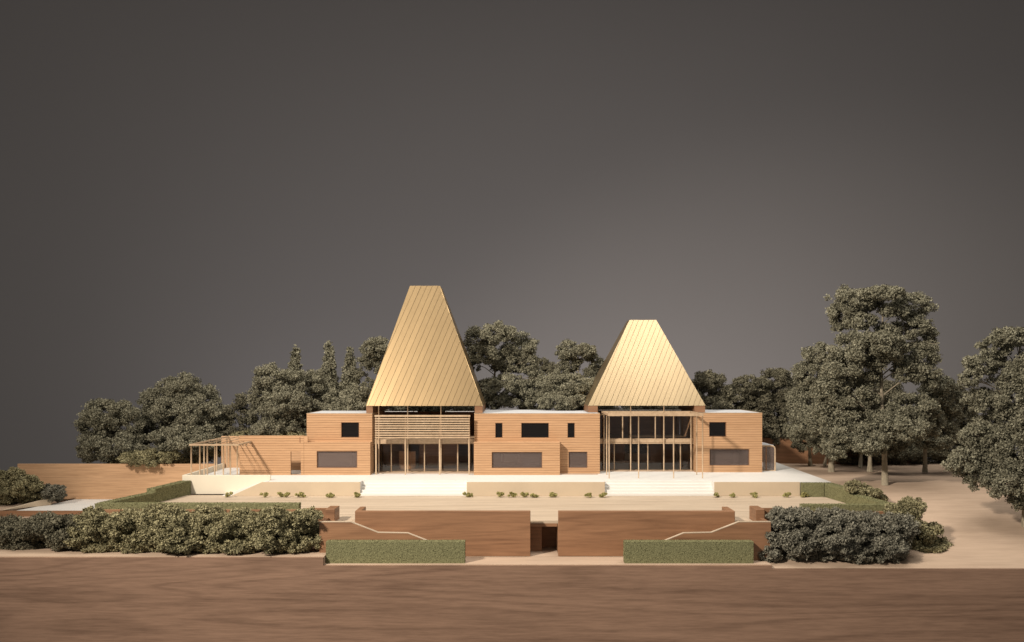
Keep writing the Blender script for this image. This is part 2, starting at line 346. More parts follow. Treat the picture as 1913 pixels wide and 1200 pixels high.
# left wing
clad(-22.9, -15.6, 3.56, H, UY, [win(637, 671, 789, 818, UY)])
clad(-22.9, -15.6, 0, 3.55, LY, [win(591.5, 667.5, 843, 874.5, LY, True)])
side(-15.9, -15.6, UY + .35, 108.3, 3.56, H, 1); side(-15.9, -15.6, LY + .35, 108.3, 0, 3.548, 1)
side(-22.9, -22.6, UY + .35, 108.3, 3.56, H, -1); side(-22.9, -22.6, LY + .35, 108.3, 0, 3.548, -1)
box('ledge', 'cedar', house, -22.9, -15.6, LY, UY + 0.085, 3.552, 3.6)
box('wall', 'walnut_dark', house, -22.58, -15.92, 108.0, 108.3, 0, H - .1)
box('floor', 'walnut_dark', house, -22.58, -15.92, UY + .4, 107.98, 3.3, 3.54); box('floor', 'field', house, -22.58, -15.92, LY + .36, 107.98, 0.002, 0.05)
box('inner_wall', 'walnut', house, -22.4, -18.6, 104.5, 104.7, 0.06, 3.28)
# middle wing
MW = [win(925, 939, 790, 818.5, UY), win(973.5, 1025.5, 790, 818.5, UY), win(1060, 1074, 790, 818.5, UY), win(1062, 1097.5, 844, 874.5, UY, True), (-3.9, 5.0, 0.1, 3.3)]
clad(-4.2, 9.8, 0, H, UY, MW)
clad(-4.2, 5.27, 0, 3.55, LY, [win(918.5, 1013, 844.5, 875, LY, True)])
side(4.97, 5.27, LY + .35, UY - .003, 0, 3.548, 1); side(-4.2, -3.9, LY + .35, UY - .003, 0, 3.548, -1)
side(9.5, 9.8, UY + .35, 111.5, 0, H, 1); side(-4.2, -3.9, UY + .35, 111.5, 0, H, -1)
box('ledge', 'cedar', house, -4.2, 5.27, LY, UY - 0.02, 3.552, 3.6)
bw = MB()
for a, b_, c, d in rects_minus(-3.88, 9.48, 0, H - .1, [(-1.35, 0.9, 0.29, 1.25)]): bw.box(a, b_, 111.2, 111.5, c, d)
bw.build('wall', 'walnut_dark', house)
box('floor', 'walnut_dark', house, -3.88, 9.48, UY + .4, 111.18, 3.3, 3.54); box('floor', 'field', house, -3.88, 9.48, LY + .36, 111.18, 0.002, 0.05)
box('inner_wall', 'walnut', house, 5.6, 9.45, 105.0, 105.2, 0.06, 1.6)
box('mullion', 'walnut_dark', house, -1.12, -0.98, 111.22, 111.48, 0.292, 1.248)
# right wing
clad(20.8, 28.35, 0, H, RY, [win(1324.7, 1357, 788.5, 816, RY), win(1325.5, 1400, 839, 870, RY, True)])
side(28.05, 28.35, RY + .35, 111.5, 0, H, 1); side(20.8, 21.1, RY + .35, 111.5, 0, H, -1)
box('wall', 'walnut_dark', house, 21.12, 28.03, 111.2, 111.5, 0, H - .1)
box('floor', 'walnut_dark', house, 21.12, 28.03, RY + .4, 111.18, 3.3, 3.54); box('floor', 'field', house, 21.12, 28.03, RY + .36, 111.18, 0.002, 0.05)
box('inner_wall', 'walnut', house, 21.2, 26.2, 106.5, 106.7, 0.06, 3.28)
# flat roofs
for x0, x1, y0, y1 in ((-22.9, -15.6, UY, 108.3), (-4.2, 9.8, UY, 111.5), (20.8, 28.35, RY, 111.5)):
    r = box('flat_roof', 'roofing', house, x0 + .1, x1 - .1, y0 + .1, y1 - .1, H - 0.08, H + 0.03)
    box('coping', 'stick', r, x0 - .02, x1 + .02, y0 - .03, y0 + .095, H + .002, H + .05)
    box('coping', 'stick', r, x0 - .02, x0 + .095, y0 + .1, y1, H + .002, H + .048); box('coping', 'stick', r, x1 - .095, x1 + .02, y0 + .1, y1, H + .002, H + .048)

# brass tower roofs made of diagonal strips
def clip(poly, n, c, keep_less):
    out = []
    for i in range(len(poly)):
        p, q = poly[i], poly[(i + 1) % len(poly)]; dp = p[0] * n[0] + p[1] * n[1] - c; dq = q[0] * n[0] + q[1] * n[1] - c
        if not keep_less: dp, dq = -dp, -dq
        if dp <= 0: out.append(p)
        if dp * dq < 0: t_ = dp / (dp - dq); out.append((p[0] + (q[0] - p[0]) * t_, p[1] + (q[1] - p[1]) * t_))
    return out
def tower(x0, x1, y0, y1, z0, tx0, tx1, ty0, ty1, z1, slope, width, mat, label):
    B = [Vector((x0, y0, z0)), Vector((x1, y0, z0)), Vector((x1, y1, z0)), Vector((x0, y1, z0))]
    T = [Vector((tx0, ty0, z1)), Vector((tx1, ty0, z1)), Vector((tx1, ty1, z1)), Vector((tx0, ty1, z1))]
    i = 0.09
    sg = ((i, i), (-i, i), (-i, -i), (i, -i)); cb = [p + Vector((*q, 0.02)) for p, q in zip(B, sg)]; ct = [p + Vector((*q, -0.05)) for p, q in zip(T, sg)]
    root = MB().prism(cb, ct).build('tower_roof', 'bronze', house); root['label'] = label
    for k in range(4):
        a, b_, c, d = B[k], B[(k + 1) % 4], T[(k + 1) % 4], T[k]
        u = (b_ - a).normalized(); nrm = u.cross(d - a).normalized(); v = nrm.cross(u)
        P = [((p - a).dot(u), (p - a).dot(v)) for p in (a, b_, c, d)]
        n = (1, -slope); cs = [p[0] * n[0] + p[1] * n[1] for p in P]; c0 = min(cs)
        while c0 < max(cs):
            q = clip(clip(P, n, c0 + 0.02, False), n, c0 + width - 0.02, True)
            if len(q) >= 3:
                ti = random.uniform(-0.006, 0.006); tj = random.uniform(-0.004, 0.004); mu = sum(p[0] for p in q) / len(q); mv = sum(p[1] for p in q) / len(q)
                hgt = lambda p: 0.0 + max(-0.02, min(0.02, ti * (p[0] - mu) + tj * (p[1] - mv) * 0.2))
                lo = [a + u * p[0] + v * p[1] - nrm * 0.06 for p in q]; hi = [a + u * p[0] + v * p[1] + nrm * hgt(p) for p in q]
                MB().prism(lo, hi).build('roof_panel', mat, root)
            c0 += width
    box('cap', mat, root, tx0 + .1, tx1 - .1, ty0 + .1, ty1 - .1, z1 - 0.048, z1 - 0.01)
    # clerestory: solid flanks, open front and back
    return root
tower(-16.4, -3.25, 100.8, 113.9, 7.56, -11.97, -8.45, 105.6, 109.1, 21.5, 0.37, 0.66, 'brass', 'taller brass tower roof of diagonal strips above the slatted screen')
tower(8.66, 22.06, 102.5, 113.0, 7.53, 13.97, 17.15, 106.9, 109.6, 17.57, 0.42, 0.60, 'brass_lit', 'shorter brass tower roof, brighter light painted in, of diagonal strips above the post canopy')
for x0, x1, y0, y1 in ((-16.35, -15.62, 100.85, 113.85), (-4.18, -3.3, 100.85, 113.85), (8.7, 9.78, 102.55, 112.45), (20.82, 22.02, 102.55, 112.45)):
    box('clerestory_wall', 'walnut', house, x0, x1, y0, y1, H + 0.055, 7.555)

# halls under the towers
def post(parent, x, y, z0, z1, r=0.072): return MB().tube([(x, y, z0), (x, y, (z0 + z1) / 2), (x, y, z1)], [r * 0.8, r * 1.1, r * 0.85], 10).build('post', 'stick', parent, smooth=True)
# left hall: slatted screen
sc = box('slatted_screen', 'stick', house, -15.15, -4.6, 99.1, 99.3, 6.4, 6.6)
for k in range(9): box('slat', 'stick', sc, -15.1, -4.66, 99.05 - 0.004, 99.16, 4.04 + 0.26 * k, 4.04 + 0.26 * k + 0.15)
for px in (702, 757, 821, 876): post(sc, X(px, 99.2) + 0.02, 99.26, 0, 6.39, 0.095)
box('post', 'stick', sc, -15.0 + .33, -15.0 + .43, 99.2, 99.3, 4.05, 6.39)
hb = box('floor_slab', 'stick', house, -15.55, -4.25, 101.0, 112, 3.3, 3.78)
for px in (708, 762, 824): post(house, X(px, 101), 100.85, 0, 7.55, 0.07)
fl = box('hall_floor', 'field', house, -15.55, -4.25, 100.4, 113, 0.004, 0.06)
def glazing(xs, y, z0, z1, hazy):
    g = box('glazing', 'stick', house, xs[0], xs[-1], y - .05, y + .05, z1 - .08, z1)
    box('sill', 'stick', g, xs[0], xs[-1], y - .05, y + .05, z0, z0 + .06)
    for x in xs[1:-1]: box('mullion', 'stick', g, x - .06, x + .06, y - .06, y + .06, z0 + .062, z1 - .082)
    for a, b_ in zip(xs[:-1], xs[1:]): box('pane', 'glass_clear', g, a + .063, b_ - .063, y - .01, y + .01, z0 + .064, z1 - .084)
glazing([-15.55, X(731, 101.6), X(793, 101.6), X(855, 101.6), -4.25], 101.6, 0.062, 3.298, False)
box('inner_wall', 'walnut', house, -11.0, -6.3, 106.5, 106.7, 0.062, 3.29)
box('inner_wall', 'cedar_wall', house, -13.2, -11.3, 105.2, 105.4, 0.062, 2.1); box('inner_wall', 'walnut', house, -12.9, -12.5, 105.45, 106.4, 2.11, 3.29)
box('inner_wall', 'walnut_dark', house, -15.5, -13.3, 108, 108.2, 0.062, 3.29)
box('wall', 'walnut_dark', house, -15.58, -4.22, 112.6, 112.9, 0, 6.45)
box('roof_edge', 'roofing', house, -14.4, -10.7, 101.8, 101.9, 6.86, 6.93); box('roof_edge', 'roofing', house, -7.55, -4.3, 101.8, 101.9, 6.86, 6.93)
box('wall', 'walnut_dark', house, -15.9, -15.6, 108.302, 112.6, 0, 6.6); box('wall', 'walnut_dark', house, -4.5, -4.22, 111.502, 112.6, 0, 6.6)
# right hall: two open storeys behind a post canopy
hr = box('floor_slab', 'stick', house, 9.83, 20.77, 102.95, 112, 3.3, 3.67); box('slab_edge', 'stick', hr, 9.83, 20.77, 102.85, 102.948, 3.16, 3.26)
box('hall_floor', 'field', house, 9.83, 20.77, 102.6, 113, 0.004, 0.06)
rw = MB()
for a, b_, c, d in rects_minus(9.83, 20.77, 0, 6.45, [(X(1167, 112), X(1213, 112), 0.42, 2.42)]): rw.box(a, b_, 112.0, 112.3, c, d)
rw.build('wall', 'walnut_dark', house)
box('roof_edge', 'roofing', house, 9.9, 19.5, 103.5, 103.6, 6.94, 7.02)
box('wall', 'walnut_dark', house, 20.5, 20.78, 111.502, 112.0, 0, 6.6)
glazing([9.85, X(1147.5, 103.4), X(1210, 103.4), X(1271, 103.4), 20.75], 103.4, 0.062, 3.298, False)
glazing([9.85, X(1163, 103.4), X(1224, 103.4), 20.75], 103.4, 3.68, 6.5, False)
cn = box('canopy', 'stick', house, 10.25, 20.4, 95.7, 95.9, 6.64, 6.92)
for x in (10.35, 13.49, 17.22, 20.3): post(cn, x, 95.8, 0, 6.62)
for x in (10.45, 20.38): post(cn, x, 99.2, 0, 6.62)
for x, z in ((10.5, 6.62), (13.56, 7.52), (17.35, 7.52), (20.46, 6.62)): post(cn, x, 102.75, 0.0, z, 0.08)
box('beam', 'stick', cn, 10.3, 10.45, 95.902, 102.7, 6.64, 6.9); box('beam', 'stick', cn, 20.3, 20.45, 95.902, 102.7, 6.64, 6.9)
box('beam', 'stick', cn, 10.25, 20.5, 102.702, 102.83, 6.64, 6.9)
# back terrace seen through the halls: white parapet
wall('parapet_wall', 'cream_light', 'pale wall behind the house seen through the hall', MB().box(-6, 26, 113.3, 113.55, 0.0, 1.15))
# single-storey garden court wall joining the house
gw = thing('court_wall', (-26.4, 99, 0), 'boarded wall with a narrow doorway between pergola and house', 'wall')
hs, house = house, gw
dx0, dx1 = X(543, 99), X(562, 99)
clad(-30.0, -22.92, 0, 4.29, 99.0, [(dx0, dx1, 0.05, Z(843.5, 99))], 'panel')
box('coping', 'cedar', gw, -30.02, -22.9, 98.98, 99.36, 4.292, 4.33)
box('end_block', 'cedar', gw, -22.918, -22.5, 99.02, 99.34, 3.61, 4.29)
box('slot', 'walnut_dark', gw, X(559.5, 99), X(561, 99), 98.96, 98.985, 3.6, 4.15)
house = hs
wall('court_screen', 'cedar_wall', 'timber screen seen through the narrow doorway', MB().box(-26.5, -24.35, 104.2, 104.4, 0.0, 3.6))
wall('court_screen', 'walnut_dark', 'dark panel seen through the narrow doorway', MB().box(-24.3, -22.95, 106.0, 106.2, 0.3, 3.6))

# glass porch
pc = thing('glass_porch', (29.3, 105, 0), 'small glass porch with pale rounded frame at the end of the house', 'porch')
for y in (103.4, 108.0):
    fr = MB().tube([(30.25, y, 0), (30.25, y, 2.45), (30.17, y, 2.75), (29.9, y, 2.86), (28.37, y, 2.88)], [0.09] * 5, 8); fr.build('frame', 'stick', pc, smooth=True)
box('sill', 'stick', pc, 28.4, 30.2, 103.35, 103.45, 0.002, 0.1); box('pane', 'glass_painted_haze', pc, 28.4, 30.15, 103.39, 103.41, 0.12, 2.75)
box('pane', 'glass_painted_haze', pc, 30.23, 30.25, 103.52, 107.9, 0.05, 2.5); box('roof', 'roofing', pc, 28.38, 30.1, 103.5, 107.9, 2.88, 2.96)
box('mullion', 'walnut', pc, 29.15, 29.3, 103.38, 103.44, 0.11, 2.78)

# pergola
pg = thing('pergola', (-31.3, 96, 0), 'slender timber pergola with slatted roof over the side court', 'pergola')
PZ = 3.6
for px in (357, 373, 387, 401, 417, 430, 443): post(pg, X(px, 94.3), 94.35, 0.0, PZ, 0.08)
box('beam', 'stick', pg, -33.85, -28.65, 94.25, 94.45, PZ + .002, PZ + .16)
box('beam', 'stick', pg, -33.85, -33.68, 94.452, 106.9, PZ + .002, PZ + .16); box('beam', 'stick', pg, -28.85, -28.65, 94.452, 98.9, PZ + .002, PZ + .16)
for k in (2, 4, 6, 7):
    x = -33.75 + k * 0.6; box('rafter', 'stick', pg, x - 0.035, x + 0.035, 94.452, 98.95 if x > -30.05 else 106.9, PZ + .07, PZ + .13)
for y in (100.5, 102.8, 105.0): box('batten', 'stick', pg, -33.9, -28.6 if y < 98.9 else -30.2, y, y + 0.06, PZ + .163, PZ + .19)
for y in (98.6, 102.8, 106.5): post(pg, -33.76, y, 0.0, PZ, 0.08)
for y in (96.0, 97.4, 98.6): box('peg', 'stick', pg, -28.8, -28.7, y, y + .1, PZ - .25, PZ)

# ------------------------------------------------------------------ hedges
def flock(mb, n, size, seed=1):
    """small flock tufts over the faces of a hedge block so its edges and faces read as fibre"""
    r = np.random.default_rng(seed); fs = []
    V_ = [Vector(v) for v in mb.v]
    ar = []
    for f in mb.f:
        for i in range(1, len(f) - 1):
            t_ = (V_[f[0]], V_[f[i]], V_[f[i + 1]]); ar.append(((t_[1] - t_[0]).cross(t_[2] - t_[0]).length, t_))
    w = np.array([a for a, _ in ar]); idx = r.choice(len(ar), n, p=w / w.sum())
    T = np.array([[tuple(p) for p in t_] for _, t_ in ar])[idx]
    a, b_ = r.random(n), r.random(n); s_ = np.sqrt(a)
    P = (1 - s_)[:, None] * T[:, 0] + (s_ * (1 - b_))[:, None] * T[:, 1] + (s_ * b_)[:, None] * T[:, 2]
    return tris(P, size, r)
def tris(P, size, r, jitter=0.35):
    n = len(P); s_ = size * (0.65 + 0.7 * r.random(n))
    d1 = r.normal(size=(n, 3)); d1 /= np.linalg.norm(d1, axis=1)[:, None]; d2 = r.normal(size=(n, 3)); d2 -= (d2 * d1).sum(1)[:, None] * d1; d2 /= np.linalg.norm(d2, axis=1)[:, None]
    out = np.empty((n, 3, 3)); k = s_[:, None]
    out[:, 0] = P - d1 * k * 0.5 - d2 * k * 0.3; out[:, 1] = P + d1 * k * 0.5 - d2 * k * 0.25; out[:, 2] = P + d2 * k * (0.45 + jitter * r.random((n, 1)))
    return out
def tri_object(name, T, mat, parent, base=None):
    n = len(T); v = T.reshape(-1, 3) * S
    org = Vector(base) * S if base is not None else Vector((v[:, 0].mean(), v[:, 1].mean(), v[:, 2].min()))
    v = v - np.array(org)
    me = bpy.data.meshes.new(name); me.vertices.add(3 * n); me.loops.add(3 * n); me.polygons.add(n)
    me.vertices.foreach_set('co', v.astype(np.float32).ravel()); me.loops.foreach_set('vertex_index', np.arange(3 * n, dtype=np.int32))
    me.polygons.foreach_set('loop_start', np.arange(0, 3 * n, 3, dtype=np.int32)); me.update(calc_edges=True); me.validate()
    me.materials.append(M[mat]); o_ = bpy.data.objects.new(name, me); COL.objects.link(o_); o_.location = org - wloc(parent); o_.parent = parent
    return o_
def hedge(label, blocks, dens=240, size=0.07, seed=1):
    a = np.array([p for mb in blocks for p in mb.v])
    h = thing('hedge', (a[:, 0].mean(), a[:, 1].mean(), a[:, 2].min()), label, 'hedge')
    for i, mb in enumerate(blocks):
        c = mb.build('clipped_block', 'hedge', h)
        ext = np.array(mb.v).max(0) - np.array(mb.v).min(0); area = 2 * (ext[0] * ext[2] + ext[1] * ext[2] + ext[0] * ext[1])
        tag(tri_object('flock', flock(mb, int(area * dens), size, seed + i), 'hedge', c), kind='stuff')
hedge('low clipped hedge before the brown stair wall, beside the leafy olive bushes', [MB().box(-14.95, -3.8, 72.25, 73.1, LOW, -2.42)], seed=11)
hedge('low clipped hedge before the brown stair wall, beside the dark grey bushes', [MB().box(9.06, 19.4, 72.25, 73.1, LOW, -2.42)], seed=21)
hedge('stepped clipped hedge round the lawn corner beside the pergola', [
    MB().box(-36.8, -18.8, 79.3, 80.1, -2.4, -0.36),
    MB().plan([(-36.8, 80.102), (-35.8, 80.102), (-34.5, 87), (-35.35, 87)], -1.6, -0.36),
    MB().plan([(-35.35, 87.002), (-34.5, 87.002), (-33.45, 93.7), (-34.5, 93.7)], -1.6, 0.0)], 110, 0.095, 31)
hedge('stepped clipped hedge round the lawn corner beside the wide sandy ground', [
    MB().box(25.6, 34.1, 79.3, 80.1, -2.3, -0.46),
    MB().plan([(33.0, 80.102), (34.1, 80.102), (33.4, 86.5), (32.4, 86.5)], -1.6, -0.46),
    MB().plan([(32.4, 86.502), (33.4, 86.502), (32.7, 92.25), (31.8, 92.25)], -1.6, -0.02),
    MB().box(29.62, 31.79, 91.6, 92.3, LZ, -0.02)], 110, 0.095, 41)
wall('lawn_wall', 'walnut', 'low brown lawn edge wall under the hedge behind olive bushes', MB().box(-36.6, -17.6, 79.0, 79.28, -3.8, -0.85))
wall('lawn_wall', 'walnut', 'low brown lawn edge wall under the hedge behind dark bushes', MB().box(23.3, 33.6, 79.0, 79.28, -4.2, -1.0))

# ------------------------------------------------------------------ trees, bushes, tufts
def blobs_for(lobes, bmin, bmax, r, fill=0.85):
    C, R = [], []
    for c, rad in lobes:
        m = min(rad[0], rad[2]); b0 = min(bmax, max(bmin, 0.34 * m)); area = 4 * math.pi * ((rad[0] * rad[1]) ** 1.6 / 3 + (rad[0] * rad[2]) ** 1.6 / 3 + (rad[1] * rad[2]) ** 1.6 / 3) ** (1 / 1.6)
        k = max(5, int(fill * area / (math.pi * b0 * b0)))
        d = r.normal(size=(k, 3)); d /= np.linalg.norm(d, axis=1)[:, None]
        rr = 0.62 + 0.36 * r.random(k) + (r.random(k) < 0.12) * 0.16
        C.append(np.array(c) + d * rr[:, None] * np.array(rad)); R.append(b0 * (0.6 + 0.6 * r.random(k)))
    return np.concatenate(C), np.concatenate(R)
def leaf_tris(C, R, size, cover, r):
    n = np.maximum(12, (4 * math.pi * R * R / (0.36 * size * size) * cover)).astype(int)
    i = np.repeat(np.arange(len(C)), n); m = len(i)
    d = r.normal(size=(m, 3)); d /= np.linalg.norm(d, axis=1)[:, None]
    rr = 0.30 + 0.85 * r.random(m) ** 0.75; rr += (r.random(m) < 0.08) * 0.4 * r.random(m)
    P = C[i] + d * (rr * R[i])[:, None] * np.array([1.12, 1.12, 0.88])
    return tris(P, size, r)
SEED = [100]
def plant(name, label, cat, Y, base_px, zb, lobes, mat, trunk=0.0, group=None, size=0.175, cover=0.68, bmin=0.30, bmax=0.56, depth=0.9, fill=0.95, lean=0.0, spread=0.6, limbs=True, zmin=None, grow=1.06):
    """a model tree: lobes are (x, y, half-width, half-height) measured on the photograph and carried to the depth Y"""
    SEED[0] += 1; r = np.random.default_rng(SEED[0]); k = Y / F
    L = []
    for j, (px, py, rx, rz) in enumerate(lobes):
        dy = r.uniform(-spread, spread) * rx * k
        if trunk and abs(px - base_px) < rx: dy = -abs(dy) - 0.45 * rx * k
        yy = Y + dy; q = yy / F
        L.append(((X(px, yy), yy, Z(py, yy)), (rx * q * 0.95 * grow, rx * q * depth * grow, rz * q * 0.95 * grow)))
    bx = X(base_px, Y); t = thing(name, (bx, Y, zb), label, cat, group)
    C, R = blobs_for(L, bmin, bmax, r, fill)
    if zmin is not None: C[:, 2] = np.maximum(C[:, 2], zmin + 0.2)
    T = leaf_tris(C, R, size, cover, r)
    if zmin is not None: T[:, :, 2] = np.maximum(T[:, :, 2], zmin)
    tag(tri_object('crown' if trunk else 'foliage', T, mat, t, (bx, Y, zb)), kind='stuff')
    if trunk:
        b = MB(); top = max(L, key=lambda l: l[0][2])[0]; cx = sum(l[0][0] for l in L) / len(L)
        p0 = Vector((bx, Y, zb)); p3 = Vector((top[0] * 0.35 + bx * 0.65, Y, top[2])); h = p3.z - p0.z
        path = []; rad = []
        for s in np.linspace(0, 1, 9):
            p = p0.lerp(p3, s) + Vector((math.sin(s * 5 + SEED[0]) * 0.02 * h * s, math.cos(s * 4 + SEED[0]) * 0.02 * h * s, 0)); path.append(p); rad.append(trunk * (1.25 if s == 0 else 1 - 0.85 * s))
        b.tube(path, rad, 9)
        if limbs:
            for c, rd in L:
                c = Vector(c); s = min(0.9, max(0.18, (c.z - zb - 0.6 * math.hypot(c.x - bx, c.y - Y)) / h)); kk = s * 8; i0 = min(7, int(kk)); a = path[i0].lerp(path[i0 + 1], kk - i0)
                rr = max(0.05, trunk * (1 - 0.85 * s) * 0.5); mid = a.lerp(c, 0.5) + Vector((0, 0, 0.12 * (c - a).length))
                b.tube([a, a.lerp(mid, 0.55) + Vector((0, 0, 0.03)), mid, c], [rr, rr * 0.8, rr * 0.6, rr * 0.25], 6)
                for _ in range(4):                                             # twigs inside the lobe
                    e = c + Vector(r.normal(size=3)).normalized() * 0.85 * rd[2]; b.tube([mid.lerp(c, r.random()), e], [rr * 0.35, 0.02], 4)
        b.build('trunk', 'bark', t, smooth=True)
    return t
def conifer(label, px, top, bottom, hw, Y, mat, group):
    lob = []; n = 16
    for i in range(n):
        s = (i + 0.6) / n; w = hw * (0.12 + 0.88 * s); y = top + (bottom - top) * s * 0.97
        lob.append((px + random.uniform(-2, 2), y + 4, w, (bottom - top) / n * 1.1))
    return plant('conifer_tree', label, 'tree', Y, px, -0.35, lob, mat, 0.22, group, size=0.22, bmin=0.3, bmax=0.5, depth=1.0, spread=0.1, limbs=False, fill=1.1)
G = 'dried moss trees behind the house'
plant('tree', 'round grey-green tree above the far end of the long timber wall', 'tree', 110, 205, -0.5, [(205, 775, 45, 28), (175, 808, 26, 34), (236, 790, 34, 38), (215, 833, 60, 30), (168, 842, 20, 22), (255, 828, 20, 34)], 'leaf_grey', 0.2, G)
plant('tree', 'broad domed tree with pale limbs behind the pergola', 'tree', 112, 345, -0.5, [(340, 724, 38, 22), (302, 750, 36, 27), (385, 750, 34, 27), (345, 768, 58, 34), (290, 798, 34, 34), (390, 798, 38, 34), (345, 823, 66, 28), (412, 788, 20, 30)], 'leaf_grey', 0.28, G, cover=0.62)
plant('tree', 'thin gappy small tree between pergola roof and conifers', 'tree', 113, 448, -0.5, [(449, 752, 18, 16), (440, 778, 22, 20), (466, 796, 16, 22), (432, 810, 22, 16)], 'leaf_dark', 0.2, G, fill=0.6)
plant('tree', 'wide tree with bare pale branches before the leftmost conifer', 'tree', 112.5, 525, -0.35, [(508, 706, 34, 22), (546, 714, 27, 24), (492, 737, 27, 26), (532, 752, 44, 30), (487, 777, 25, 28), (560, 772, 25, 34), (520, 800, 48, 20)], 'leaf_grey', 0.3, G, cover=0.6)
conifer('pointed conifer rising behind the wide bare-branched tree', 551, 643, 800, 30, 121, 'leaf_grey', G)
conifer('tall pointed conifer standing between two other conifers', 614, 641, 810, 36, 120, 'leaf_grey', G)
conifer('short pointed conifer closest to the taller brass tower', 653, 650, 800, 32, 119, 'leaf_grey', G)
plant('tree', 'bushy tree below the middle conifer above the flat roof', 'tree', 114.5, 595, -0.35, [(586, 712, 20, 20), (598, 745, 30, 28), (583, 780, 32, 28), (620, 785, 28, 25)], 'leaf_grey', 0.22, G)
plant('tree', 'low tree with pale twigs beside the taller brass tower eave', 'tree', 113.5, 662, -0.35, [(660, 742, 27, 20), (655, 765, 38, 22), (690, 758, 22, 28)], 'leaf_grey', 0.22, G, cover=0.6)
plant('tree', 'high rounded tree crown partly hidden by the taller brass tower', 'tree', 118, 704, -0.35, [(702, 650, 27, 20), (690, 674, 20, 16), (672, 700, 11, 11), (716, 690, 15, 20), (690, 720, 16, 14)], 'leaf_grey', 0.22, G)
plant('tree', 'large open-branched tree with pale trunk between the brass towers', 'tree', 114, 918, -0.35, [(890, 637, 23, 23), (930, 624, 37, 18), (966, 650, 33, 26), (905, 662, 32, 19), (952, 676, 33, 20), (985, 674, 17, 26), (886, 682, 13, 13), (912, 726, 20, 20), (946, 716, 34, 16), (966, 740, 34, 20), (924, 752, 24, 14), (986, 730, 20, 24), (898, 745, 18, 18), (1000, 700, 16, 16)], 'leaf_grey', 0.3, G, cover=0.7)
plant('tree', 'tree with flat lifted crown on a thin trunk beside the shorter tower', 'tree', 115, 1088, -0.35, [(1060, 655, 21, 16), (1090, 655, 24, 12), (1064, 680, 21, 16), (1050, 696, 14, 11), (1101, 665, 13, 11)], 'leaf_grey', 0.2, G)
plant('tree', 'low bushy tree above the middle flat roof', 'tree', 113, 1055, -0.35, [(1030, 725, 28, 23), (1070, 720, 34, 20), (1050, 748, 48, 18), (1100, 735, 28, 26), (1008, 745, 18, 20), (1000, 760, 30, 14), (1080, 750, 40, 18)], 'leaf_grey', 0.25, G)
plant('tree', 'dark distant treetop in the gap between the brass towers', 'tree', 130, 1020, -0.35, [(1012, 682, 15, 13), (1030, 691, 17, 11), (1015, 715, 20, 18)], 'leaf_dark', 0.2, G)
plant('tree', 'small tree tucked against the shorter brass tower flank', 'tree', 116, 1120, -0.35, [(1120, 688, 19, 18), (1106, 706, 20, 17), (1128, 722, 20, 28)], 'leaf_grey', 0.2, G)
plant('tree', 'rounded tree just past the shorter brass tower', 'tree', 116, 1325, -0.35, [(1325, 712, 31, 17), (1345, 725, 21, 24), (1308, 740, 24, 25), (1330, 760, 38, 20)], 'leaf_dark', 0.25, G)
plant('tree', 'rounded tree behind the corner of the end wing roof', 'tree', 117, 1400, -0.35, [(1400, 720, 33, 16), (1380, 745, 29, 21), (1420, 750, 29, 28), (1402, 780, 34, 28), (1440, 802, 33, 24)], 'leaf_dark', 0.25, G)
plant('tree', 'dense tree rising over the brown garden wall beside the end wing', 'tree', 118, 1455, -0.35, [(1450, 708, 31, 19), (1472, 735, 29, 27), (1440, 770, 34, 33), (1450, 808, 38, 18)], 'leaf_dark', 0.25, G)
plant('tree', 'low tree behind the taller tower seen through the gap under its eave', 'tree', 119, 800, -0.35, [(735, 765, 34, 20), (790, 768, 40, 18), (850, 766, 40, 20), (800, 800, 80, 24)], 'leaf_dark', 0.2, G)
plant('tree', 'low tree behind the shorter tower seen through its open hall', 'tree', 118, 1200, -0.35, [(1150, 765, 34, 20), (1210, 766, 40, 20), (1270, 765, 34, 20), (1195, 815, 50, 32), (1180, 845, 34, 18)], 'leaf_grey', 0.2, G)
G2 = 'tall trees on the open ground'
plant('tree', 'mid-sized tree with straight pale trunk before the brown garden wall', 'tree', 104, 1553, -0.25, [(1535, 663, 34, 19), (1512, 700, 33, 24), (1560, 690, 28, 24), (1500, 745, 29, 27), (1550, 740, 38, 33), (1520, 785, 43, 29), (1490, 800, 24, 20), (1560, 800, 33, 33), (1545, 832, 30, 16)], 'leaf_grey', 0.33, G2)
plant('tree', 'tallest tree with broad tiered crown and long pale trunk', 'tree', 92.5, 1653, gz(38.3, 92.5) - 0.02, [(1660, 655, 30, 22), (1660, 790, 30, 20), (1655, 620, 24, 14), (1645, 820, 34, 16), (1668, 580, 24, 12), (1545, 730, 22, 24), (1600, 562, 44, 22), (1650, 548, 40, 12), (1705, 572, 33, 22), (1572, 592, 23, 26), (1612, 602, 26, 15), (1736, 630, 13, 33), (1702, 612, 36, 20), (1590, 650, 38, 28), (1640, 642, 43, 22), (1716, 665, 31, 28), (1572, 690, 33, 28), (1618, 692, 32, 27), (1690, 692, 22, 22), (1726, 700, 24, 24), (1592, 740, 38, 28), (1560, 770, 33, 28), (1700, 762, 44, 26), (1618, 772, 26, 22), (1580, 810, 38, 28), (1692, 800, 42, 20), (1732, 792, 28, 28), (1622, 832, 36, 17), (1560, 840, 24, 14)], 'leaf_grey', 0.30, G2, cover=0.66, grow=1.13)
plant('tree', 'smaller tree with a slanting pale trunk past the tallest tree', 'tree', 104, 1728, -0.25, [(1750, 722, 33, 19), (1770, 750, 28, 28), (1740, 762, 33, 24), (1720, 800, 28, 24), (1765, 800, 28, 28), (1742, 824, 33, 18)], 'leaf_grey', 0.26, G2)
plant('tree', 'slim trunked tree in the shade close to the brown garden wall', 'tree', 112, 1514, -0.25, [(1510, 790, 28, 28), (1530, 815, 28, 20), (1500, 825, 20, 16)], 'leaf_dark', 0.25, G2)
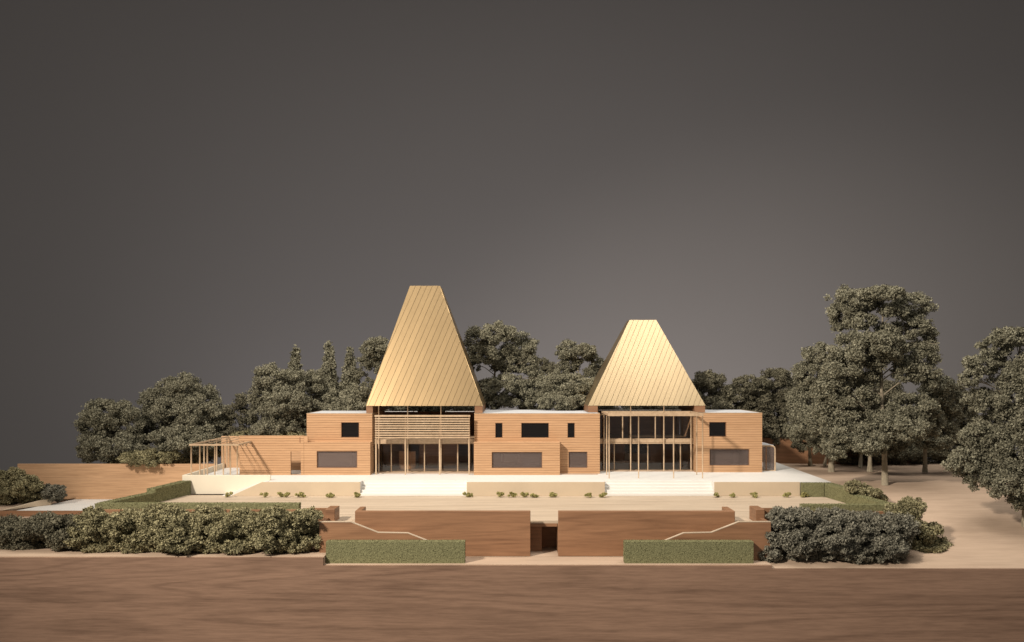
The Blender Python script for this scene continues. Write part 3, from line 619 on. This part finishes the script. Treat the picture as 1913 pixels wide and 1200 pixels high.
plant('tree', 'thin tree with leaning trunk deep in the shade of the tallest tree', 'tree', 112, 1540, -0.25, [(1580, 800, 34, 30), (1610, 825, 28, 20)], 'leaf_dark', 0.2, G2)
plant('tree', 'stout shaded trunk behind the tallest tree under dense foliage', 'tree', 105, 1625, -0.25, [(1640, 790, 40, 34), (1660, 825, 40, 22), (1610, 800, 30, 30)], 'leaf_dark', 0.3, G2)
plant('tree', 'shaded thin trunk standing beside the stout shaded trunk', 'tree', 110, 1607, -0.25, [(1640, 740, 40, 40), (1600, 780, 34, 30)], 'leaf_dark', 0.22, G2)
plant('tree', 'big spreading tree with drooping foliage at the edge of the sandy ground', 'tree', 81, 1918, gz(46, 81) - 0.02, [(1890, 630, 38, 18), (1858, 650, 28, 20), (1828, 682, 28, 18), (1882, 692, 36, 22), (1814, 706, 18, 14), (1902, 742, 42, 28), (1838, 748, 33, 22), (1872, 790, 43, 27), (1828, 812, 33, 22), (1800, 862, 26, 26), (1850, 850, 42, 32), (1902, 850, 42, 40), (1832, 892, 33, 22), (1882, 902, 42, 26), (1905, 930, 24, 20), (1948, 690, 50, 50), (1960, 790, 60, 60), (1945, 880, 40, 44)], 'leaf_grey', 0.36, G2, cover=0.66, grow=1.1)
G3 = 'shrubs along the rear boundary'
plant('bush', 'dark shrub under the slanting trunk tree at the rear edge', 'bush', 115.5, 1690, -0.3, [(1680, 845, 50, 20), (1730, 845, 40, 22), (1700, 830, 30, 20)], 'leaf_dark', 0, G3)
plant('bush', 'dark olive shrub between the slanting trunk tree and the drooping tree', 'bush', 115, 1790, -0.3, [(1775, 840, 34, 26), (1810, 840, 34, 30), (1795, 790, 34, 45), (1790, 750, 26, 30)], 'leaf_dark', 0, G3)
plant('bush', 'very dark shrub in the shade behind the grouped trunks', 'bush', 114, 1610, -0.3, [(1590, 848, 34, 16), (1640, 845, 34, 18), (1615, 830, 34, 18)], 'leaf_dark', 0, G3)
plant('bush', 'olive shrub peeping over the long timber wall', 'bush', 107, 275, -0.5, [(282, 855, 56, 14), (232, 861, 26, 9), (320, 858, 30, 12)], 'leaf_olive', 0, G3)
plant('bush', 'olive shrub seen between the pergola posts', 'bush', 109.5, 390, -0.5, [(378, 842, 28, 20), (412, 838, 24, 18), (360, 858, 22, 12)], 'leaf_olive', 0, G3)
plant('bush', 'low olive shrubs along the top of the boarded court wall', 'bush', 109.5, 500, -0.35, [(455, 818, 30, 12), (500, 820, 30, 12), (540, 818, 30, 12)], 'leaf_olive', 0, G3)
# foreground bushes
B1, B2 = 'olive bushes on the slope below the lawn hedge', 'dark grey bushes at the corner of the lawn'
kw = dict(size=0.15, cover=0.9, bmin=0.2, bmax=0.36, depth=1.0, spread=0.7, fill=1.25)
def bush(label, Y, px, lobes, mat, group, zb, **k):
    d = dict(kw); d.update(k)
    if group in (B1, B2) and Y < 77.5: Y -= 1.0; lobes = lobes + [l for l in ((px + 32, 985, 30, 24), (px - 30, 990, 26, 26), (px + 8, 1020, 36, 13)) if not (590 - l[2] < l[0] < 1450 + l[2])]
    return plant('bush', label, 'bush', Y, px, zb, lobes, mat, 0, group, zmin=zb, **d)
bush('low dark bush at the very end of the slope', 77, 45, [(25, 998, 40, 24), (80, 985, 45, 19), (60, 1014, 66, 16), (10, 1020, 30, 14), (-20, 1005, 30, 24)], 'leaf_dark', B1, -3.6)
bush('low dark bush between the end bush and the olive bushes', 76.5, 130, [(125, 1002, 36, 22), (115, 972, 26, 9), (160, 985, 26, 22), (170, 1015, 34, 15)], 'leaf_dark', B1, -3.6)
bush('olive bush rising at the corner of the long lawn hedge', 75.5, 190, [(172, 962, 20, 14), (190, 985, 33, 24), (160, 1003, 30, 20), (190, 1020, 38, 12)], 'leaf_olive', B1, -3.55)
bush('olive bush below the brown lawn edge wall gap', 75.2, 250, [(248, 972, 32, 22), (232, 1004, 33, 22), (272, 1010, 36, 20)], 'leaf_olive', B1, -3.55)
bush('tall olive bush covering the corner hedge below the pergola', 75, 320, [(300, 960, 30, 17), (330, 968, 26, 16), (320, 990, 38, 28), (340, 1014, 40, 16)], 'leaf_olive', B1, -3.55)
bush('olive bush second from the corner hedge along the slope', 75, 390, [(392, 966, 28, 20), (382, 998, 38, 26), (400, 1017, 36, 14)], 'leaf_olive', B1, -3.55)
bush('olive bush with shaded base midway along the slope', 75, 450, [(450, 972, 32, 21), (450, 1002, 36, 24), (440, 1020, 30, 12)], 'leaf_olive', B1, -3.55)
bush('olive bush next to the bush touching the brown pier', 75, 512, [(510, 970, 33, 20), (512, 1000, 36, 26), (530, 1016, 30, 14)], 'leaf_olive', B1, -3.55)
bush('olive bush touching the brown pier and stair wall', 74.6, 568, [(572, 966, 28, 14), (568, 992, 30, 24), (560, 1016, 28, 14), (596, 1012, 12, 14)], 'leaf_olive', B1, -3.5)
bush('grey bush against the brown stair wall end', 75.2, 1470, [(1455, 962, 20, 14), (1465, 970, 24, 18), (1500, 966, 28, 16), (1455, 1000, 22, 26), (1492, 1008, 38, 32), (1436, 1036, 22, 15), (1476, 1038, 28, 13)], 'leaf_slate', B2, -4.35)
bush('grey bush in the middle of the dark corner planting', 75.0, 1560, [(1560, 966, 38, 14), (1560, 1000, 42, 32), (1540, 1034, 40, 16), (1598, 1034, 28, 18)], 'leaf_slate', B2, -4.35)
bush('grey bush between the other grey bushes and the olive one', 75.2, 1645, [(1622, 972, 33, 16), (1642, 1000, 38, 32), (1622, 1034, 36, 18), (1672, 1028, 24, 22)], 'leaf_slate', B2, -4.35)
bush('olive bush at the outer corner of the lawn hedge', 77.6, 1712, [(1728, 1005, 32, 32), (1745, 1028, 28, 22), (1700, 950, 24, 18), (1690, 975, 28, 28), (1672, 956, 18, 14), (1714, 1000, 28, 28), (1732, 1030, 28, 16), (1702, 1028, 28, 18)], 'leaf_olive', B2, -4.0)
bush('olive bush hugging the outer side of the stepped hedge', 86.5, 1612, [(1595, 910, 17, 11), (1620, 921, 24, 11), (1642, 931, 15, 9)], 'leaf_olive', B2, -1.9)
BL = 'bushes beside the sunken driveway'
bush('olive bush at the end of the long timber wall', 99, 35, [(22, 896, 20, 20), (42, 910, 32, 20), (15, 918, 28, 22), (62, 926, 28, 16), (5, 935, 24, 12), (-15, 900, 24, 24)], 'leaf_olive', BL, -3.3)
bush('small dark rounded bush against the long timber wall', 101, 95, [(95, 919, 24, 14), (80, 926, 18, 12), (108, 926, 14, 10)], 'leaf_slate', BL, -3.3)
# small tufts planted along the foot of the terrace walls
TG = 'small tufts along the terrace wall'
def tuft(px, label, mat):
    SEED[0] += 1; r = np.random.default_rng(SEED[0]); y = 91.3 + r.uniform(-.25, .15); x = X(px, y)
    n = 7; C = np.stack([x + r.normal(size=n) * .17, y + r.normal(size=n) * .12, LZ + .14 + r.random(n) * .28], 1)
    T = leaf_tris(C, np.full(n, 0.14) * (0.7 + 0.6 * r.random(n)), 0.11, 1.6, r); T[:, :, 2] = np.maximum(T[:, :, 2], LZ + 0.002)
    tag(tri_object('grass_tuft', T, mat, None), label, 'plant', TG)
for px in (428, 497, 523, 538, 563, 617, 667): tuft(px, 'small green tuft at the foot of the cream wall beside the ramp', 'tuft')
for px in (878, 935, 958, 980, 997, 1030, 1100, 1128): tuft(px, 'small green tuft at the foot of the cream wall between the steps', 'tuft')
for px in (1338, 1367, 1409, 1469, 1500): tuft(px, 'small green tuft at the foot of the cream wall by the hedge corner', 'tuft')
